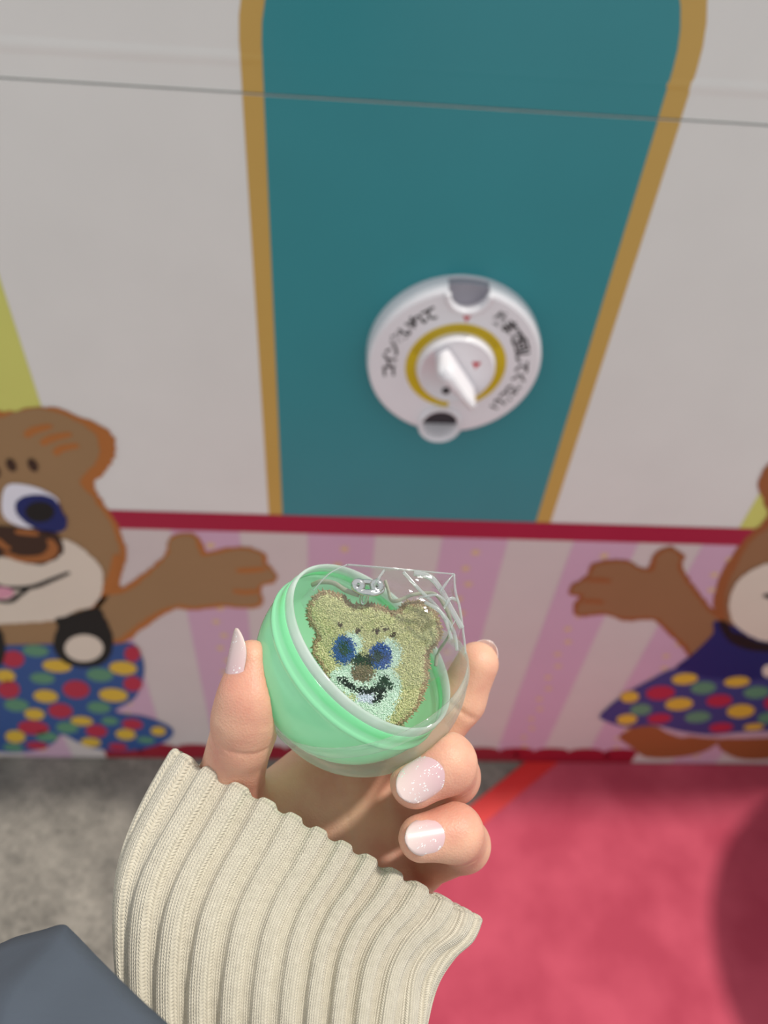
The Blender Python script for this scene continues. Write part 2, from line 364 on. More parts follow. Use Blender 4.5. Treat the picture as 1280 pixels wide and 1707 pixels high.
flat('arm_fur', res(rb([(890, 880), (830, 820), (770, 750), (720, 680), (672, 600), (680, 540), (640, 505), (595, 510), (560, 545), (545, 612), (470, 612), (400, 572), (300, 572), (225, 592), (200, 650), (110, 702), (112, 728), (170, 745), (135, 815), (160, 845), (280, 834), (400, 862), (550, 862), (640, 935), (720, 1010), (750, 1060), (820, 1090), (930, 960)]), 8, .001), 6, fur2, bear2)
for P in ([(190, 662), (250, 660), (315, 668)], [(160, 772), (220, 775), (280, 782)]): flat('finger_line', stroke(rb(P), .005), 7, fur2e, bear2)
flat('left_foot', res(rb([(360, 1510), (400, 1475), (470, 1440), (700, 1440), (860, 1480), (905, 1512), (842, 1572), (700, 1612), (520, 1617), (440, 1572)]), 8, .0008), 5, fur2e, bear2)
flat('right_foot', res(rb([(890, 1540), (960, 1490), (1160, 1480), (1320, 1500), (1300, 1600), (1160, 1625), (1020, 1625), (925, 1590)]), 8, .0008), 5, fur2e, bear2)
flat('lace_hem', res(rb([(540, 1420), (570, 1452), (620, 1480), (690, 1505), (740, 1500), (850, 1510), (960, 1512), (1160, 1508), (1300, 1500), (1300, 1430)]), 6, .0012), 7, vinyl('pale lace print', (196, 170, 182), .5), bear2)
flat('dress_top', res(rb([(890, 880), (860, 950), (760, 1052), (655, 1142), (700, 1200), (1000, 1230), (1260, 1200), (1360, 1150), (1300, 1010), (1200, 1000)]), 8), 8, navy, bear2)
flat('dress_skirt', res(rb([(660, 1138), (520, 1200), (380, 1280), (262, 1380), (272, 1412), (400, 1452), (540, 1440), (700, 1475), (850, 1492), (1000, 1480), (1160, 1472), (1330, 1480), (1420, 1400), (1330, 1230), (1260, 1190), (1000, 1196), (800, 1180)]), 8), 9, vinyl('indigo print', (54, 62, 122), .5), bear2)
dd = lambda L: [ell((a, b), c, d, RB, 22, -.08) for a, b, c, d in L]
polka('yellow', dd([(710, 1190, 70, 30), (990, 1205, 70, 27), (415, 1287, 50, 30), (680, 1325, 75, 33), (1010, 1363, 75, 36), (400, 1408, 55, 28), (1080, 1448, 55, 18)]), 10, yelp, bear2)
polka('red', dd([(580, 1265, 78, 38), (895, 1307, 70, 33), (575, 1403, 65, 27), (905, 1452, 65, 26), (1180, 1320, 45, 36)]), 10, redp, bear2)
polka('green', dd([(810, 1238, 68, 33), (475, 1355, 58, 30), (780, 1395, 70, 30), (1095, 1262, 70, 33), (1160, 1400, 60, 30)]), 10, grnp, bear2)
flat('collar', res(rb([(890, 885), (940, 888), (965, 935), (1015, 950), (1090, 985), (1160, 1000), (1260, 1005), (1260, 1045), (1160, 1045), (1050, 1034), (945, 985)]), 8), 10, black, bear2)
flat('dress_button', ell((1160, 1148), 34, 34, RB), 10, cream, bear2)
flat('muzzle', res(rb([(1160, 572), (1090, 592), (1005, 650), (955, 740), (948, 830), (982, 900), (1062, 960), (1160, 990), (1300, 960), (1340, 760), (1260, 600)]), 8, .001), 11, cream, bear2)
flat('mouth_line', stroke(rb([(1130, 738), (1180, 750), (1240, 800)]), .005), 12, black, bear2)

# ------------------------------------------------------------------ the turning dial
DX, DZ = .1075, .868
dial = empty('turning_dial', (DX, 0, DZ), 'round white coin dial with turning knob on the teal panel', 'dial')
wp = plain('white moulded plastic', (228, 224, 228), .28, .01, 30)
def dfrm(a, r, seg, name, mat, cx=0, cz=0):
    V, Fc = lathe([(-y, rr) for y, rr in a], seg, ((1, 0, 0), (0, 0, 1), (0, -1, 0)), (DX + cx, 0, DZ + cz))
    return V, Fc
def dl(name, prof, mat, cx=0, cz=0, seg=64, smooth=True, parent=None):
    """prof: (height off the panel, radius)"""
    V, Fc = lathe(prof, seg, ((1, 0, 0), (0, 0, 1), (0, -1, 0)), (DX + cx, -.0006, DZ + cz))
    o = mesh(name, V, Fc, mat, parent if parent is not None else dial, smooth)
    bm = bmesh.new(); bm.from_mesh(o.data); bmesh.ops.remove_doubles(bm, verts=bm.verts[:], dist=1e-6); bmesh.ops.recalc_face_normals(bm, faces=bm.faces[:]); bm.to_mesh(o.data); bm.free()
    return o
PF = .022
plate = dl('dial_plate', [(.0, 0), (.0, .0835), (.010, .0835), (PF - .003, .0822), (PF - .001, .0808), (PF, .0785), (PF, .0)], wp, seg=96)
def bcut(o, cutters):
    for c in cutters:
        m = o.modifiers.new('b', 'BOOLEAN'); m.operation = 'DIFFERENCE'; m.object = c; m.solver = 'EXACT'
    bpy.context.view_layer.update()
    me = bpy.data.meshes.new_from_object(o.evaluated_get(bpy.context.evaluated_depsgraph_get()))
    o.modifiers.clear(); o.data = me
    for c in cutters: bpy.data.objects.remove(c)
def cyl(cx, cz, r, h0, h1):
    V, Fc = lathe([(h0, 0), (h0, r), (h1, r), (h1, 0)], 48, ((1, 0, 0), (0, 0, 1), (0, -1, 0)), (DX + cx, 0, DZ + cz)); o = mesh('cut', V, Fc)
    bm = bmesh.new(); bm.from_mesh(o.data); bmesh.ops.remove_doubles(bm, verts=bm.verts[:], dist=1e-6); bmesh.ops.recalc_face_normals(bm, faces=bm.faces[:]); bm.to_mesh(o.data); bm.free()
    return o
NX, NZ = .003, .079      # coin notch at the top
SX, SZ = -.006, -.070    # scoop at the bottom
bcut(plate, [cyl(NX, NZ, .0185, .004, .05), cyl(SX, SZ, .019, .003, .05)])
plate.data.polygons.foreach_set('use_smooth', [False] * len(plate.data.polygons))
# collar round the notch (lower arc) and coin-grey recess
pts = [(DX + NX + .0195 * math.cos(t), -PF - .0005, DZ + NZ + .0195 * math.sin(t)) for t in np.linspace(math.pi * 1.02, math.pi * 1.98, 30)]
tube('notch_collar', pts, .0034, wp, dial)
P = []
for t in np.linspace(math.pi * .93, math.pi * 2.07, 26): P.append((NX + .0186 * math.cos(t), NZ + .0186 * math.sin(t)))
P = [p for p in P if math.hypot(*p) < .0825]
t0, t1 = math.atan2(P[-1][1], P[-1][0]), math.atan2(P[0][1], P[0][0])
P += [(.0825 * math.cos(t), .0825 * math.sin(t)) for t in np.linspace(t0, t1, 12)]
rb_ = bmesh.new(); f0 = rb_.faces.new([rb_.verts.new((DX + a, -.0135, DZ + b)) for a, b in P]); rr_ = bmesh.ops.extrude_face_region(rb_, geom=[f0])
for v_ in rr_['geom']:
    if isinstance(v_, bmesh.types.BMVert): v_.co.y = -.002
bmesh.ops.recalc_face_normals(rb_, faces=rb_.faces[:])
from_bm('coin_recess', rb_, plain('grey recess', (150, 146, 156), .4), dial)
# scoop: a little bowl that hangs below the plate
dl('coin_scoop', [(.0, .0215), (.020, .0225), (.0255, .0222), (.0275, .0205), (.0265, .0185), (.020, .0172), (.012, .0150), (.006, .010), (.0035, .0)], wp, SX, SZ, 56)
P = [(SX + .0172 * math.cos(t), SZ + .0172 * math.sin(t)) for t in np.linspace(-.12, math.pi + .12, 24)]
mesh('scoop_shade', [(DX + a, -.0205, DZ + b) for a, b in P] + [(DX + a, -.004, DZ + b) for a, b in P], [tuple(range(24))[::-1], tuple(range(24, 48))] + [(i, (i + 1) % 24, 24 + (i + 1) % 24, 24 + i) for i in range(24)], plain('dark scoop shade', (44, 44, 50), .6), dial)  # dark plate paints the shade in the upper part of the scoop
ylw = plain('yellow ring print', (206, 176, 18), .35)
V, Fc = [], []
for i, t in enumerate(np.linspace(math.radians(-72), math.radians(268), 90)):
    for r in (.0378, .0478): V.append((DX + .001 + r * math.cos(t), -PF - .0009, DZ + r * math.sin(t)))
for i in range(89): Fc.append((2 * i, 2 * i + 1, 2 * i + 3, 2 * i + 2))
mesh('yellow_ring', V, Fc, ylw, dial)
V, Fc = [], []
for i, t in enumerate(np.linspace(math.radians(35), math.radians(160), 34)):
    o = len(V)
    for da, r in ((-.012, .0408), (.012, .0408), (.014, .0446), (-.010, .0446)): V.append((DX + .001 + r * math.cos(t + da), -PF - .0011, DZ + r * math.sin(t + da)))
    Fc.append((o, o + 1, o + 2, o + 3))
tag(mesh('ring_lettering', V, Fc, plain('ochre small print', (150, 110, 14), .5), dial), kind='stuff')
knob = dl('knob_disc', [(PF - .001, .0372), (PF + .006, .0368), (PF + .0085, .0355), (PF + .009, .034), (PF + .0075, .0325), (PF + .0075, 0)], wp, .001, .0, 64)
# handle: an upright blade through the knob, top leaning left
secs = []
LEN = .0565; hb = bmesh.new()
rot = math.radians(38)
stn = [(-.5, .0066, .030, .0062), (-.47, .0072, .034, .0066), (-.30, .0072, .0355, .0062), (-.1, .0066, .035, .0050), (.15, .0060, .034, .0040), (.38, .0052, .033, .0034), (.48, .0044, .031, .0026), (.51, .0030, .027, .0016)]
rws = []
for s, hw, pr, fw in stn:
    L = -s * LEN
    ring = []
    for xx, yy in ((-hw, 0), (-hw * .98, .45), (-fw, .93), (-fw * .6, 1), (fw * .6, 1), (fw, .93), (hw * .98, .45), (hw, 0)):
        x = xx * math.cos(rot) - L * math.sin(rot); z = xx * math.sin(rot) + L * math.cos(rot)
        ring.append(hb.verts.new((DX + .001 + x, -PF - .007 - yy * pr, DZ + z)))
    rws.append(ring)
for a, b in zip(rws, rws[1:]):
    for k in range(7): hb.faces.new((a[k], b[k], b[k + 1], a[k + 1]))
hb.faces.new(rws[0]); hb.faces.new(rws[-1][::-1])
bmesh.ops.recalc_face_normals(hb, faces=hb.faces[:])
bmesh.ops.bevel(hb, geom=[e for e in hb.edges if len(e.link_faces) == 2 and e.calc_face_angle() > .5], offset=.0012, segments=2, affect='EDGES')
from_bm('turn_handle', hb, wp, dial, True)
redm = plain('red mark print', (196, 40, 52), .4)
def arrow(x, z, y, s):
    P = [(-1, .75), (-.5, 1.0), (0, .7), (.5, 1.0), (1, .75), (.25, -.35), (0, -1), (-.25, -.35)]
    return mesh('red_arrow_mark', [(DX + x + a * s, y, DZ + z + b * s) for a, b in P], [tuple(range(8))], redm, dial)
arrow(.004, .0535, -PF - .0009, .0046); arrow(.0185, .008, -PF - .0086, .0044)
dl('handle_screw', [(PF + .0078, .0042), (PF + .0086, .0038), (PF + .0086, 0)], plain('dark screw', (52, 52, 56), .5), -.006, -.0225, 20)
inkm = plain('black lettering', (16, 15, 16), .5)
def lettering(name, text, angs, r, size):
    bm = bmesh.new()
    for ch, a in zip(text, angs):
        cu = bpy.data.curves.new('glyph', 'FONT'); cu.body = ch; cu.size = size; cu.align_x = 'CENTER'; cu.align_y = 'CENTER'; cu.offset = .00055
        ob = bpy.data.objects.new('glyph', cu); COL.objects.link(ob); bpy.context.view_layer.update()
        me = bpy.data.meshes.new_from_object(ob.evaluated_get(bpy.context.evaluated_depsgraph_get()))
        t = math.radians(a)
        Mx = Matrix.Translation((DX + .001 + r * math.cos(t), -PF - .0008, DZ + r * math.sin(t))) @ Matrix.Rotation(-(t - math.pi / 2), 4, 'Y') @ Matrix.Rotation(math.pi / 2, 4, 'X')
        me.transform(Mx); bm.from_mesh(me)
        bpy.data.objects.remove(ob); bpy.data.curves.remove(cu); bpy.data.meshes.remove(me)
    return from_bm(name, bm, inkm, dial)
lettering('dial_lettering', 'コインをいれて', np.linspace(187, 119, 7), .0625, .0155)
lettering('dial_lettering', '奥まで回してください', np.linspace(58, -42, 10), .0625, .0150)

# ------------------------------------------------------------------ round drum added unseen past the right edge to shade the carpet
caster = empty('round_shade_caster', (1.115, -.31, .004), 'unseen round cream drum added to shade the red carpet at the right', 'shade_caster')
for nm, pf, mt in (('shade_caster_drum', [(.0, 0), (0, .285), (.02, .30), (.48, .30), (.502, .292), (.51, .28), (.51, 0)], plain('pedestal cream', (226, 220, 210), .5)), ('shade_caster_band', [(.03, .3005), (.03, .303), (.08, .303), (.08, .3005)], plain('pedestal band', (150, 60, 70), .6))):
    V, Fc = lathe(pf, 64, ((1, 0, 0), (0, 1, 0), (0, 0, 1)), (1.115, -.31, .0045)); mesh(nm, V, Fc, mt, caster, True)

# ------------------------------------------------------------------ hand frame: millimetres, origin at the capsule centre, x right, y up, z to the viewer
D0 = 241.5
def mm(px, py, dz=0.0):
    Z = D0 - dz
    return np.array([(px - CX) * Z / FPX + 34 * D0 / FPX, -((py - CY) * Z / FPX) + 258.5 * D0 / FPX, dz])
O_CAM = np.array([-34 * D0 / FPX, 258.5 * D0 / FPX, D0])
def wld(P):
    P = np.atleast_2d(P); c = np.column_stack([P[:, 0] + O_CAM[0], -P[:, 1] + O_CAM[1], O_CAM[2] - P[:, 2]]) * .001
    return c @ MW.T + CAM
CENTRE = wld([0, 0, 0])[0]
def hmesh(name, V, Fc, mat, parent, smooth=True): return mesh(name, wld(np.array(V)), Fc, mat, parent, smooth)
RC = 32.6

# ---------------- capsule halves
def mint_mat():
    t = NT('mint translucent plastic'); t.n.remove(t.b)
    df = t.add('ShaderNodeBsdfDiffuse'); tl = t.add('ShaderNodeBsdfTranslucent'); gl = t.add('ShaderNodeBsdfGlossy'); tr = t.add('ShaderNodeBsdfTransparent')
    df.inputs[0].default_value = lin((172, 255, 204)); tl.inputs[0].default_value = lin((200, 255, 216)); gl.inputs['Roughness'].default_value = .12
    tr.inputs[0].default_value = lin((200, 250, 220))
    tc = t.add('ShaderNodeTexCoord'); no = t.add('ShaderNodeTexNoise'); no.inputs['Scale'].default_value = 30; t.l.new(tc.outputs['Object'], no.inputs['Vector'])
    m0 = t.add('ShaderNodeMixShader'); t.l.new(t.math('ADD', t.math('MULTIPLY', no.outputs['Fac'], .08), .50), m0.inputs[0]); t.l.new(df.outputs[0], m0.inputs[1]); t.l.new(tl.outputs[0], m0.inputs[2])
    m1 = t.add('ShaderNodeMixShader'); m1.inputs[0].default_value = .02; t.l.new(m0.outputs[0], m1.inputs[1]); t.l.new(tr.outputs[0], m1.inputs[2])
    fw = t.add('ShaderNodeLayerWeight'); fw.inputs[0].default_value = .5
    fr = t.math('ADD', .04, t.math('MULTIPLY', t.math('POWER', fw.outputs['Facing'], 5.0), .9))
    m2 = t.add('ShaderNodeMixShader'); t.l.new(fr, m2.inputs[0]); t.l.new(m1.outputs[0], m2.inputs[1]); t.l.new(gl.outputs[0], m2.inputs[2])
    t.l.new(m2.outputs[0], t.out.inputs[0]); return t.m
def clear_mat(name, milk=.06, edge=.35, rough=.03, tint=(250, 252, 250), ior=1.45, refl=.45):
    t = NT(name); t.n.remove(t.b)
    tr = t.add('ShaderNodeBsdfTransparent'); tr.inputs[0].default_value = lin(tint)
    gl = t.add('ShaderNodeBsdfGlossy'); gl.inputs['Roughness'].default_value = rough
    df = t.add('ShaderNodeBsdfDiffuse'); df.inputs[0].default_value = lin((236, 242, 238))
    tl = t.add('ShaderNodeBsdfTranslucent'); tl.inputs[0].default_value = lin((236, 242, 238))
    md = t.add('ShaderNodeMixShader'); md.inputs[0].default_value = .5; t.l.new(df.outputs[0], md.inputs[1]); t.l.new(tl.outputs[0], md.inputs[2])
    lw = t.add('ShaderNodeLayerWeight'); lw.inputs[0].default_value = .25
    tc = t.add('ShaderNodeTexCoord'); no = t.add('ShaderNodeTexNoise'); no.inputs['Scale'].default_value = 50; t.l.new(tc.outputs['Object'], no.inputs['Vector'])
    k = t.math('ADD', t.math('MULTIPLY', lw.outputs['Facing'], edge), t.math('MULTIPLY', no.outputs['Fac'], milk))
    m1 = t.add('ShaderNodeMixShader'); t.l.new(k, m1.inputs[0]); t.l.new(tr.outputs[0], m1.inputs[1]); t.l.new(md.outputs[0], m1.inputs[2])
    fw = t.add('ShaderNodeLayerWeight'); fw.inputs[0].default_value = .5
    r0 = ((ior - 1) / (ior + 1)) ** 2 * 2      # both faces of the thin sheet
    fr = t.math('ADD', r0, t.math('MULTIPLY', t.math('POWER', fw.outputs['Facing'], 5.0), refl))
    m2 = t.add('ShaderNodeMixShader'); t.l.new(fr, m2.inputs[0]); t.l.new(m1.outputs[0], m2.inputs[1]); t.l.new(gl.outputs[0], m2.inputs[2])
    t.l.new(m2.outputs[0], t.out.inputs[0]); return t.m
mint = mint_mat()
N1 = np.array([.62, .66, .41]); N1 /= np.linalg.norm(N1)
def arc(r, a0, a1, n): return [(r * math.sin(t), r * math.cos(t)) for t in np.linspace(a0, a1, n)]   # (a, radius)
hp = math.pi / 2
body = arc(31.3, -hp, -.02, 40) + [(.2, 31.6), (.7, 32.1), (1.3, 32.1), (1.8, 31.7), (2.2, 31.4), (4.2, 31.4), (6.2, 31.3), (6.4, 31.1), (6.3, 30.6), (4.0, 30.5), (3.6, 31.2)]
MC = np.array([-2.4, 2.4, 0])      # the mint half sits a little askew in the clear one
capm = empty('capsule_half', tuple(CENTRE), 'mint green translucent half of the toy capsule, open towards the camera', 'capsule')
def lat(name, prof, ax, mat, parent, seg=128, at=(0, 0, 0)):
    V, Fc = lathe(prof, seg, frame_from(ax), at); o = hmesh(name, V, Fc, mat, parent)
    bm = bmesh.new(); bm.from_mesh(o.data); bmesh.ops.remove_doubles(bm, verts=bm.verts[:], dist=1e-6); bmesh.ops.recalc_face_normals(bm, faces=bm.faces[:])
    for f in bm.faces: f.smooth = True
    bm.to_mesh(o.data); bm.free(); return o
lat('mint_cup', body, N1, mint, capm, at=MC)
lip = [(6.35, 31.15), (7.6, 31.1), (9.0, 30.95), (9.5, 30.6), (9.4, 30.1), (8.2, 30.0), (6.3, 30.1), (6.2, 30.9), (6.35, 31.15)]
lat('locking_lip', lip, N1, clear_mat('pale mint lip', 1.3, .3, .08, (226, 252, 236), 1.35), capm, at=MC)
N2 = np.array([-.25, .90, .35]); N2 /= np.linalg.norm(N2)
a0 = math.asin(-4.6 / RC)
clr = clear_mat('clear polystyrene', .05, .42, .03, (250, 252, 250), 1.3)
capc = empty('capsule_half', tuple(CENTRE), 'clear colourless half of the toy capsule, cupped under the mint half in the palm', 'capsule')
lat('clear_cup', arc(RC, -hp, math.asin(-8.6 / RC), 50), N2, clr, capc)
lat('clear_rim', [(-8.6, 31.45), (-8.5, RC * math.cos(math.asin(-8.6 / RC)) + .1), (-8.0, 32.0), (-4.9, 32.35), (-4.5, 32.3), (-4.5, 31.9), (-5.0, 31.75), (-8.6, 31.45)], N2, clear_mat('clear rim', .10, .45), capc)

# ---------------- the bear charm inside
kc = empty('bear_keychain', tuple(wld(mm(625, 1085, 3))[0]), 'fuzzy flat bear face keychain with blue eyes inside the open capsule', 'keychain')
def kz(x, y): return (480 + x / 4.267, 930 + y / 4.267)
KD = 3.0
def kdep(px, py): return KD + (px - 625) * -.012 + (py - 1085) * .022      # a slight lean inside the cup
outl = [(145, 350), (165, 310), (200, 270), (250, 238), (300, 240), (350, 258), (400, 275), (425, 312), (470, 332), (560, 326), (640, 340), (700, 362), (750, 385), (795, 360), (830, 322), (900, 312), (960, 326), (1010, 350), (1050, 390), (1072, 440), (1082, 500), (1088, 550), (1060, 605), (1015, 650), (992, 690), (1000, 740), (988, 790), (1000, 840), (982, 900), (960, 970), (920, 1060), (850, 1140), (760, 1200), (660, 1225), (560, 1210), (470, 1150), (390, 1050), (300, 890), (235, 760), (182, 690), (184, 610), (208, 560), (200, 510), (160, 470), (140, 410)]
OQ = spline(outl, 5, True)
def inside(P, Q):
    x, y = P[:, 0], P[:, 1]; c = np.zeros(len(P), bool)
    for i in range(len(Q)):
        a, b = Q[i], Q[i - 1]
        m = ((a[1] > y) != (b[1] > y)) & (x < (b[0] - a[0]) * (y - a[1]) / (b[1] - a[1] + 1e-12) + a[0]); c ^= m
    return c
def edist(P, Q): return np.min(np.linalg.norm(P[:, None] - Q[None], axis=2), axis=1)
# felt backing: outline with real thickness
pts = [kz(*p) for p in OQ]; n = len(pts)
Vf = [mm(px, py, kdep(px, py) - .2) for px, py in pts]; Vb = [mm(px, py, kdep(px, py) - 2.6) for px, py in pts]
tri = [tuple(t) for t in tessellate_polygon([[Vector((p[0], -p[1], 0)) for p in pts]])]
Fc = tri + [tuple(i + n for i in t[::-1]) for t in tri] + [(i, (i + 1) % n, n + (i + 1) % n, n + i) for i in range(n)]
felt = plain('olive felt backing', (190, 182, 136), .9)
o = hmesh('felt_backing', Vf + Vb, Fc, felt, kc, False)
bm = bmesh.new(); bm.from_mesh(o.data); bmesh.ops.recalc_face_normals(bm, faces=bm.faces[:]); bm.to_mesh(o.data); bm.free()
# pile tufts, each coloured by where the charm's own dye is
g = 6.6
gx, gy = np.meshgrid(np.arange(120, 1110, g), np.arange(220, 1240, g)); TP = np.column_stack([gx.ravel(), gy.ravel()]).astype(float)
TP += rng.uniform(-.5, .5, TP.shape) * g
TP = TP[inside(TP, OQ)]
ed = edist(TP, OQ)
def E(P, c, rx, ry): return ((P[:, 0] - c[0]) / rx) ** 2 + ((P[:, 1] - c[1]) / ry) ** 2
def segd(P, pts_):
    d = np.full(len(P), 1e9)
    for a, b in zip(pts_, pts_[1:]):
        a, b = np.array(a, float), np.array(b, float); t = np.clip(((P - a) @ (b - a)) / ((b - a) @ (b - a)), 0, 1); d = np.minimum(d, np.linalg.norm(P - a - t[:, None] * (b - a), axis=1))
    return d
J = TP + rng.normal(0, 11, TP.shape)
L3 = lambda c: np.array(lin(c)[:3])
C = np.tile(L3((200, 198, 152)), (len(TP), 1)) * rng.uniform(.78, 1.16, (len(TP), 1))
rim_ = ed + rng.normal(0, 9, len(ed)) < 24
C[rim_] = L3((164, 142, 110)) * rng.uniform(.8, 1.15, (rim_.sum(), 1))
ear = E(J, (910, 430), 120, 95) < 1
C[ear] = C[ear] * np.array([.9, .86, .85])
def dye(mask, c, v=.12): C[mask] = L3(c) * rng.uniform(1 - v, 1 + v, (mask.sum(), 1))
pale = (208, 224, 212)
dye((E(J, (455, 610), 75, 90) < 1) | (E(J, (720, 680), 85, 115) < 1), pale)
dye((E(J, (470, 860), 175, 110) < 1) | (E(J, (690, 920), 115, 150) < 1) | (E(J, (600, 1060), 160, 110) < 1), pale, .06)
dye((E(J, (560, 985), 70, 40) < 1), (206, 210, 224), .06)
dye((E(J, (400, 650), 78, 98) < 1) | (E(J, (655, 693), 84, 92) < 1) , (48, 92, 162))
dye((E(J, (398, 640), 36, 52) < 1) | (E(J, (640, 690), 38, 46) < 1), (36, 68, 66))
dye(E(J, (535, 735), 78, 50) < 1, (34, 50, 42))
dye(E(J, (532, 812), 84, 64) < 1, (136, 116, 94), .25)
dye(segd(J, [(375, 858), (430, 890), (490, 925), (560, 940), (630, 925), (668, 880), (668, 860)]) < 20, (30, 46, 40))
dye(segd(J, [(668, 855), (700, 862), (728, 905)]) < 22, (30, 46, 40)); dye(segd(J, [(672, 880), (668, 960), (625, 1010)]) < 24, (30, 46, 40))
for c, q in (((375, 475), 20), ((500, 510), 22), ((635, 515), 24), ((690, 500), 22), ((750, 545), 24)): dye(np.linalg.norm(TP + rng.normal(0, 8, TP.shape) - c, axis=1) < q * .85, (84, 66, 46))
V, Fc, VC = [], [], []
for (x, y), c, e in zip(TP, C, ed):
    px, py = kz(x, y); dz = kdep(px, py); base = mm(px, py, dz - .25)
    puff = 1.3 * min(1, e / 60) ** .5
    r = .36 * random.uniform(.8, 1.25); hgt = .35 + puff * .8 + random.uniform(0, .45)
    a0_ = random.uniform(0, 6.28); i0 = len(V)
    for k in range(4):
        t = a0_ + k * hp; V.append(base + np.array([r * math.cos(t), r * math.sin(t), 0]))
    for k in range(4):
        t = a0_ + .5 + k * hp; V.append(base + np.array([r * .8 * math.cos(t), r * .8 * math.sin(t), hgt * .75]))
    V.append(base + np.array([random.uniform(-.2, .2), random.uniform(-.2, .2), hgt]))
    for k in range(4):
        j = (k + 1) % 4; Fc += [(i0 + k, i0 + j, i0 + 4 + j, i0 + 4 + k), (i0 + 4 + k, i0 + 4 + j, i0 + 8)]
    VC += [c] * 9
# loose fibres that stick out round the outline
for i in range(0, len(OQ)):
    for q in range(3):
        x, y = OQ[i] + rng.normal(0, 4, 2); px, py = kz(x, y); base = mm(px, py, kdep(px, py) - random.uniform(-.3, 1.5))
        d = OQ[(i + 1) % len(OQ)] - OQ[i - 1]; nn = np.array([-d[1], -d[0]]); nn = nn / np.linalg.norm(nn); nn = np.array([-d[1], -d[0]]) / np.linalg.norm(d)
        nn = np.array([d[1], d[0]]) / np.linalg.norm(d)
        nn = nn + rng.normal(0, .6, 2); L = random.uniform(.3, .75)
        tip = base + np.array([nn[0] * L, nn[1] * L, random.uniform(-.2, .5)]); s = np.array([-nn[1], nn[0], 0]) * .2
        i0 = len(V); V += [base + s, base - s, base + np.array([0, 0, .25]), tip]; Fc += [(i0, i0 + 1, i0 + 3), (i0 + 1, i0 + 2, i0 + 3), (i0 + 2, i0, i0 + 3)]
        VC += [L3((166, 146, 112)) * random.uniform(.8, 1.1)] * 4
def pile_mat():
    t = NT('dyed pile'); at = t.add('ShaderNodeAttribute', attribute_name='dye'); t.l.new(at.outputs['Color'], t.b.inputs['Base Color'])
    t.b.inputs['Roughness'].default_value = .8; t.b.inputs['Sheen Weight'].default_value = .15; return t.m
o = hmesh('pile', V, Fc, pile_mat(), kc, False); tag(o, kind='stuff')
ca_ = o.data.color_attributes.new('dye', 'FLOAT_COLOR', 'POINT'); ca_.data.foreach_set('color', np.column_stack([np.array(VC), np.ones(len(VC))]).astype(np.float32).ravel())
steel = plain('polished steel', (206, 206, 204), .16, .02, 40, metal=1)
def loop(cx, cy, rx, ry, rot, dz, tilt=0):
    o = []
    for t in np.linspace(0, 2 * math.pi, 40, endpoint=False):
        a, b = rx * math.cos(t), ry * math.sin(t); o.append(mm(cx + a * math.cos(rot) - b * math.sin(rot), cy + a * math.sin(rot) + b * math.cos(rot), dz + tilt * math.sin(t)))
    return wld(np.array(o))
tube('clasp_ring', loop(614, 980, 23, 9.5, .10, 4.5, 2), .00085, steel, kc, closed=True)
tube('clasp_ring', loop(607, 997, 5, 10, .25, 3.5, -1), .0005, steel, kc, closed=True)
for c in ((597, 976, 5.6), (628, 977, 5.6)):
    tube('clasp_bead', wld(np.array([mm(c[0] + d * math.cos(q), c[1] + d * math.sin(q), c[2]) for q, d in ((t, 6.5) for t in np.linspace(0, 6.283, 16, endpoint=False))])), .0011, steel, kc, closed=True)
tube('clasp_bar', wld(spline([mm(600, 986, 5.5), mm(612, 988, 6.2), mm(626, 987, 5.5)], 6)), .0011, steel, kc)
cordm = plain('grey nylon cord', (158, 158, 138), .35)
tube('strap', wld(spline([mm(520, 975, -6), mm(534, 970, -4), mm(556, 972, -1), mm(576, 984, 2), (mm(598, 992, 4))], 8)), .0008, cordm, kc, flat=.6)
tube('strap', wld(spline([mm(642, 968, 0), mm(647, 984, 2), mm(652, 1000, 3), mm(664, 1001, 4), mm(690, 991, 4), mm(724, 990, 3), mm(742, 1012, 0), mm(752, 1040, -3), mm(747, 1062, -5), mm(730, 1088, -8), mm(726, 1110, -9)], 8)), .0006, cordm, kc, flat=.6)

